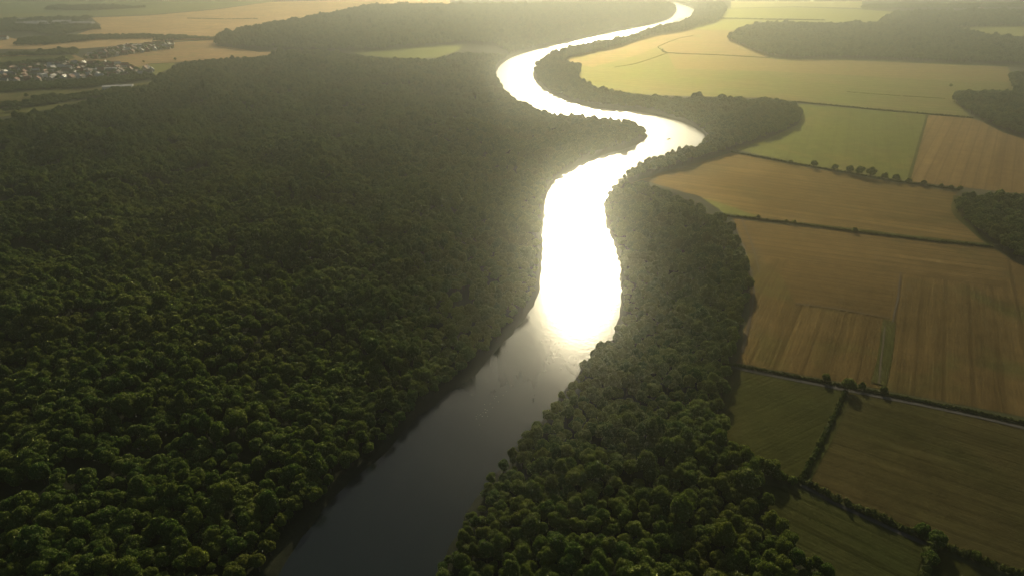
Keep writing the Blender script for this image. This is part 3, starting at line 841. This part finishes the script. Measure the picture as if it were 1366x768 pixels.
hedge([(1130, 123), (1180, 127), (1260, 132)], 1.1, 0.6, "broken low hedge inside the olive field", gap=.5)
hedge([(0, 99), (-60, 101)], 4, 3, "short hedge at the left edge of the village") if False else None
hedge([(250, 25), (300, 26), (345, 25.5)], 3, 2, "faint hedge in the great tan field", gap=.3)

# ------------------------------------------------------------------ single field trees
def lone(px, py, h, label, group=None, wide=1.0):
    x, y = unproj(px, py)
    v = random.randrange(NVAR)
    s = h / VAR[v][2]
    make_tree("field_tree", x, y, -0.2 * h, s * wide, s, random.uniform(0, 6), v, label, group)
row = [(1055, 218.5, 4.5, "smallest lone tree at the left end of the field hedgerow"),
       (1085, 224, 8.5, "isolated round tree on the hedgerow, left of the main cluster"),
       (1112, 228.5, 8.0, "second isolated tree on the hedgerow below the green field"),
       (1133, 232, 9.5, "first tree of the hedgerow cluster"),
       (1146, 234, 10.0, "tree just left of the tallest hedgerow tree"),
       (1161, 237, 12.0, "tallest and widest tree of the hedgerow row"),
       (1179, 240, 8.0, "rounded tree just right of the tallest hedgerow tree"),
       (1194, 242, 8.0, "second rounded tree right of the tallest hedgerow tree"),
       (1212, 245, 6.0, "small tree where the green and brown fields meet"),
       (1231, 248, 6.5, "low spreading tree on the hedgerow below the brown field"),
       (1255, 251, 5.0, "bushy small tree near the right end of the hedgerow"),
       (1268, 253, 5.0, "small tree between two bushes near the edge wood"),
       (1280, 255, 5.5, "last small tree of the hedgerow beside the edge wood"),
       (1130, 521, 8.0, "lone dark tree where the lane hedges meet, casting a long shadow"),
       (1101, 509, 5.0, "small tree in the lane hedge left of the junction tree"),
       (1149, 519, 4.5, "bushy small tree just right of the junction tree"),
       (1178, 524, 4.5, "small tree in the lane hedge below the grass strip"),
       (1010, 625, 7.5, "tree on the wood corner at the start of the thick hedge"),
       (1027, 634, 8.5, "largest tree at the start of the thick dark hedge"),
       (1038, 641, 6.0, "smaller tree beside the largest one on the thick dark hedge"),
       (1056, 646, 4.5, "low tree near the foot of the bushy hedge"),
       (1229, 714, 6.0, "small tree standing out of the thick dark hedge"),
       (1248, 728, 7.0, "tree at the top of the ragged corner hedge"),
       (1238, 752, 6.5, "dark tree half way along the ragged corner hedge"),
       (1300, 747, 4.5, "low tree in the thick hedge in the far corner"),
       (1011, 292, 4.0, "small tree at the left end of the long thin hedge"),
       (1049, 297.5, 3.5, "left one of a close pair of bushes on the thin hedge"),
       (1059, 299, 4.0, "right one of a close pair of bushes on the thin hedge"),
       (1140, 310, 4.5, "single bushy tree half way along the thin hedge"),
       (36, 130, 7.0, "lone dark tree in the meadow below the village"),
       (234, 81, 6.0, "lone tree in the dusty tan field beside the forest edge"),
       (192, 84, 5.5, "tiny lone tree in the dusty field above the village"),
       (1268, 116.5, 6.0, "small lone tree in the olive field left of the knoll wood"),
       (939, 206, 6.0, "tree leaning out at the outer tip of the river bend")]
for (px0, py0, h0, lab) in row:
    lone(px0, py0, h0 * 1.12, lab, wide=1.0)

# ------------------------------------------------------------------ villages
wallm = {"white": plain("white_render", (0.75, 0.73, 0.68), 0.8, 0.1, 0.6), "cream": plain("cream_render", (0.6, 0.52, 0.4), 0.8, 0.1, 0.6),
         "brick": plain("brick_wall", (0.32, 0.17, 0.11), 0.85, 0.2, 1.0)}
roofm = {"grey": plain("grey_slate", (0.16, 0.15, 0.15), 0.6, 0.25, 0.8, spec=0.35), "red": plain("red_tiles", (0.30, 0.13, 0.08), 0.7, 0.25, 0.8),
         "brown": plain("brown_tiles", (0.16, 0.105, 0.075), 0.7, 0.25, 0.8), "pale": plain("pale_sheet_roof", (0.58, 0.56, 0.52), 0.5, 0.08, 0.4, spec=0.4)}
M_WIN = plain("dark_window_glass", (0.03, 0.035, 0.04), 0.1, 0.1, 1.0, spec=0.8)
M_DOOR = plain("wood_door", (0.12, 0.07, 0.04), 0.7, 0.2, 1.0)

def mesh_of(name, V, Fc, material):
    me = bpy.data.meshes.new(name); me.from_pydata(V, [], Fc); me.materials.append(material); return me
def boxes(bl):
    V = []; Fc = []
    for (x0, y0, z0, x1, y1, z1) in bl:
        b = len(V)
        V += [(x0, y0, z0), (x1, y0, z0), (x1, y1, z0), (x0, y1, z0), (x0, y0, z1), (x1, y0, z1), (x1, y1, z1), (x0, y1, z1)]
        Fc += [tuple(b + k for k in f) for f in ((0, 3, 2, 1), (4, 5, 6, 7), (0, 1, 5, 4), (1, 2, 6, 5), (2, 3, 7, 6), (3, 0, 4, 7))]
    return V, Fc
def house_parts(L, W, He, Rh, wall, roof, chimney=True, windows=True):
    """gabled building: wall shell, overhanging roof, chimney, windows, door"""
    l, w = L / 2, W / 2
    V = [(-l, -w, -0.5), (l, -w, -0.5), (l, w, -0.5), (-l, w, -0.5), (-l, -w, He), (l, -w, He), (l, w, He), (-l, w, He), (-l, 0, He + Rh), (l, 0, He + Rh)]
    Fc = [(0, 1, 5, 4), (2, 3, 7, 6), (1, 2, 6, 9, 5), (3, 0, 4, 8, 7)]
    parts = [("wall", mesh_of("wall", V, Fc, wallm[wall]), None)]
    o = 0.4; t = 0.22; sl = Rh / w
    ez = He - o * sl
    V = [(-l - o, -w - o, ez), (l + o, -w - o, ez), (l + o, 0, He + Rh), (-l - o, 0, He + Rh), (l + o, w + o, ez), (-l - o, w + o, ez)]
    V += [(x, y, z + t) for x, y, z in V]
    V = [(x, y, z + 0.02) for x, y, z in V]
    Fc = [(0, 3, 2, 1), (3, 5, 4, 2), (6, 7, 8, 9), (9, 8, 10, 11), (0, 1, 7, 6), (5, 11, 10, 4), (1, 2, 8, 7), (2, 4, 10, 8), (0, 6, 9, 3), (3, 9, 11, 5)]
    parts.append(("roof", mesh_of("roof", V, Fc, roofm[roof]), None))
    if chimney:
        V, Fc = boxes([(l * 0.45, -0.35, He + Rh * 0.5, l * 0.45 + 0.8, 0.45, He + Rh + 1.1)])
        parts.append(("chimney", mesh_of("chimney", V, Fc, wallm["brick"]), "roof"))
    if windows:
        for sx in (-0.55, 0.55):
            for sy in (-1, 1):
                yy = sy * (w + 0.01)
                V, Fc = boxes([(sx * l - 0.6, min(yy, yy - sy * .08), 1.0, sx * l + 0.6, max(yy, yy - sy * .08) + 0.0, 2.3)])
                parts.append(("window", mesh_of("window", V, Fc, M_WIN), None))
        V, Fc = boxes([(-0.5, -w - 0.03, -0.1, 0.5, -w + 0.05, 2.05)])
        parts.append(("door", mesh_of("door", V, Fc, M_DOOR), None))
    return parts
def build(name, parts, x, y, z, rz, label, cat, group):
    o = link(bpy.data.objects.new(name, None)); o.location = (x, y, z); o.rotation_euler = (0, 0, rz); tag(o, label, cat, group)
    made = {}
    for (pn, me, par) in parts:
        c_ = link(bpy.data.objects.new(pn, me)); c_.parent = made[par] if par else o
        made[pn] = c_
    return o
kinds = [("white", "red"), ("white", "brown"), ("cream", "red"), ("white", "grey"), ("brick", "brown"), ("white", "pale"), ("cream", "grey"), ("brick", "red")]
HP = []
for (wl, rf) in kinds:
    HP.append((house_parts(random.uniform(9, 14), random.uniform(7, 8.5), random.uniform(3.2, 5.4), random.uniform(2.4, 3.6), wl, rf), wl, rf))
def where(x, y, P):
    u = (math.atan2(x, y) - math.atan2(P[:, 0], P[:, 1]).min()) if False else (x - P[:, 0].min()) / (P[:, 0].max() - P[:, 0].min())
    v = (y - P[:, 1].min()) / (P[:, 1].max() - P[:, 1].min())
    a_ = "at the left end" if u < .2 else "left of centre" if u < .4 else "in the centre" if u < .6 else "right of centre" if u < .8 else "at the right end"
    return a_ + (", near side," if v < .33 else ", far side," if v > .66 else "")
def village(pp, n_, name_txt, near, ang, minsep, w=None):
    P = poly(pp)
    placed = []
    gar = GARD
    tries = 0
    while len(placed) < n_ and tries < 8000:
        tries += 1
        x = RNG.uniform(P[:, 0].min(), P[:, 0].max()); y = RNG.uniform(P[:, 1].min(), P[:, 1].max())
        if not inside(P, np.array([x]), np.array([y]))[0]: continue
        if any((x - a_) ** 2 + (y - b_) ** 2 < minsep ** 2 for a_, b_ in placed): continue
        if np.min(np.hypot(gar[:, 0] - x, gar[:, 1] - y)) < 5.5: continue
        placed.append((x, y))
        k = int(RNG.choice(len(kinds), p=w or [.16, .14, .14, .14, .1, .14, .1, .08]))
        pr, wl, rf = HP[k]
        rz = math.radians(ang + RNG.choice([0, 90]) + RNG.normal(0, 9))
        wt = {"white": "white-walled", "cream": "cream-walled", "brick": "red brick"}[wl]
        rt = rf
        build("house", pr, x, y, 0, rz, f"{wt} {rt}-roofed house {where(x, y, P)} of the {name_txt}", "house", f"houses of the {name_txt}")
    return placed
v1 = village(VIL1, 150, "larger village", "", 12, 14)
v2 = village(VIL2, 55, "far hamlet", "", 20, 15)
v3 = village([(1300, 13), (1318, 13), (1340, 30), (1358, 31), (1366, 29), (1330, 22), (1312, 8)], 14, "upper-right hamlet", "", 20, 25, [.1, .1, .1, .1, .05, .4, .1, .05])
big = [(143, 96, 34, 17, 6, "pale", "largest bright-roofed hall in the middle of the village", "hall", 15),
       (158, 119, 42, 16, 5, "pale", "long bright white barn by the trees below the village", "barn", 18),
       (101, 103, 22, 11, 5, "pale", "long pale-roofed farm shed at the village's lower side", "shed", 5),
       (30, 106, 26, 12, 5, "pale", "pale-roofed farm shed at the left of the village", "shed", 5),
       (58, 106.5, 12, 10, 9, "pale", "tall white gabled building at the village edge", "building", 80),
       (118, 96.5, 20, 10, 5, "pale", "pale-roofed shed just left of the bright hall", "shed", 12),
       (178, 64, 40, 18, 6, "pale", "bright-roofed shed standing above the far hamlet", "shed", 12),
       (5, 53, 20, 14, 6, "red", "red-roofed farm building in the tan field at the left edge", "barn", 10)]
for (px0, py0, L, W, He, rf, lab, cat, ang) in big:
    x, y = unproj(px0, py0)
    build({"hall": "village_hall", "barn": "barn", "shed": "farm_shed", "building": "tall_building"}[cat], house_parts(L, W, He, W * (0.065 if rf == "pale" else 0.25), "white", rf, False, True), x, y, 0, math.radians(ang), lab, cat, None)
for k, (a_, b_) in enumerate([(3, 29.2), (12, 28.9), (22, 28.2), (38, 33.4), (50, 32.5), (60, 31.8), (70, 31.6), (80, 31.2), (92, 30.7), (110, 32.8)]):
    x, y = unproj(a_, b_)
    build("greenhouse", house_parts(60 + 8 * (k % 3), 26, 5, 3, "white", "pale", False, True), x, y, 0, math.radians(6),
          "long white greenhouse in the row beyond the far tree belts", "greenhouse", "long white greenhouses beyond the far tree belts")

# garden trees among the houses: they belong to the farther woods
# ------------------------------------------------------------------ gravel bars in the far bend
M_BAR = plain("gravel_bar", (0.22, 0.18, 0.12), 0.95, 0.3, 0.3)
def islet(px, py, lx, ly, label):
    x, y = unproj(px, py, WATER_Z)
    bm = bmesh.new(); bmesh.ops.create_icosphere(bm, subdivisions=3, radius=1.0)
    for v in bm.verts:
        k = 1 + 0.25 * mnoise.noise(v.co * 2.1 + Vector((px, 0, 0)))
        v.co = Vector((v.co.x * lx * k, v.co.y * ly * k, v.co.z * 1.3 * k))
    me = bpy.data.meshes.new("river_islet"); bm.to_mesh(me); bm.free(); me.materials.append(M_BAR)
    o = link(bpy.data.objects.new("river_islet", me)); o.location = (x, y, WATER_Z); tag(o, label, "islet")
islet(902, 28.6, 9, 16, "larger low gravel islet in the far river bend")
islet(909, 26.0, 7, 12, "smaller gravel islet just upstream of the larger one")
# small boat on the bend
def boat(px, py, label):
    x, y = unproj(px, py, WATER_Z)
    o = link(bpy.data.objects.new("rowing_boat", None)); o.location = (x, y, WATER_Z); o.rotation_euler = (0, 0, 0.6); tag(o, label, "boat")
    prof = [(-2.6, .55, .75), (-1.3, .95, .6), (0.5, 1.0, .55), (2.0, .65, .65), (3.0, .04, .95)]
    V = []; Fc = []
    for (x_, w_, h_) in prof:
        V += [(x_, -w_, h_), (x_, -w_ * .7, -.15), (x_, w_ * .7, -.15), (x_, w_, h_), (x_, w_ * .88, h_), (x_, w_ * .6, .05), (x_, -w_ * .6, .05), (x_, -w_ * .88, h_)]
    for i in range(len(prof) - 1):
        for k in range(8):
            a_ = i * 8 + k; b_ = i * 8 + (k + 1) % 8
            Fc.append((a_, b_, b_ + 8, a_ + 8))
    Fc += [tuple(range(8)), tuple(range(39, 31, -1))]
    h = link(bpy.data.objects.new("hull", mesh_of("hull", V, Fc, M_DOOR))); h.parent = o
    for sx in (-1.4, 0.4):
        V, Fc = boxes([(sx, -.72, .38, sx + .35, .72, .45)])
        b = link(bpy.data.objects.new("bench", mesh_of("bench", V, Fc, M_TRACK))); b.parent = o
boat(892, 186, "small dark boat out on the bright river bend")

V = []; Fc = []
for k in range(26):
    t = RNG.random()
    fx, fy = unproj(626 + 58 * t + RNG.normal(0, 3), 572 - 66 * t + RNG.normal(0, 5), WATER_Z)
    r_ = RNG.uniform(0.06, 0.17); b = len(V); nn = 7
    for q in range(nn):
        V.append((fx + r_ * RNG.uniform(.7, 1.2) * math.cos(6.283 * q / nn) * 1.6, fy + r_ * RNG.uniform(.7, 1.2) * math.sin(6.283 * q / nn), WATER_Z + 0.02))
    V.append((fx, fy, WATER_Z + 0.07))
    Fc += [(b + q, b + (q + 1) % nn, b + nn) for q in range(nn)]
fo = link(bpy.data.objects.new("foam", mesh_of("foam", V, Fc, plain("foam", (0.5, 0.5, 0.45), 0.8))))
tag(fo, "loose trail of pale foam flecks on the dark near river", "foam", None, "stuff")

# ------------------------------------------------------------------ haze: one closed box of even air
V, Fc = boxes([(-27000, -27000, -4.0, 27000, 27000, CAM_H + 60)])
hm = bpy.data.meshes.new("haze"); hm.from_pydata(V, [], Fc)
m, nt, out = mat("haze_air")
pv = N(nt, "ShaderNodeVolumePrincipled")
pv.inputs["Color"].default_value = (0.91, 0.97, 0.91, 1)
pv.inputs["Density"].default_value = HAZE_DENSITY
pv.inputs["Anisotropy"].default_value = HAZE_G
nt.links.new(pv.outputs[0], out.inputs["Volume"])
m.cycles.homogeneous_volume = True if hasattr(m.cycles, "homogeneous_volume") else False
hm.materials.append(m)
haze = link(bpy.data.objects.new("haze", hm)); tag(haze, "thin warm morning haze filling the valley air", "haze", None, "stuff")
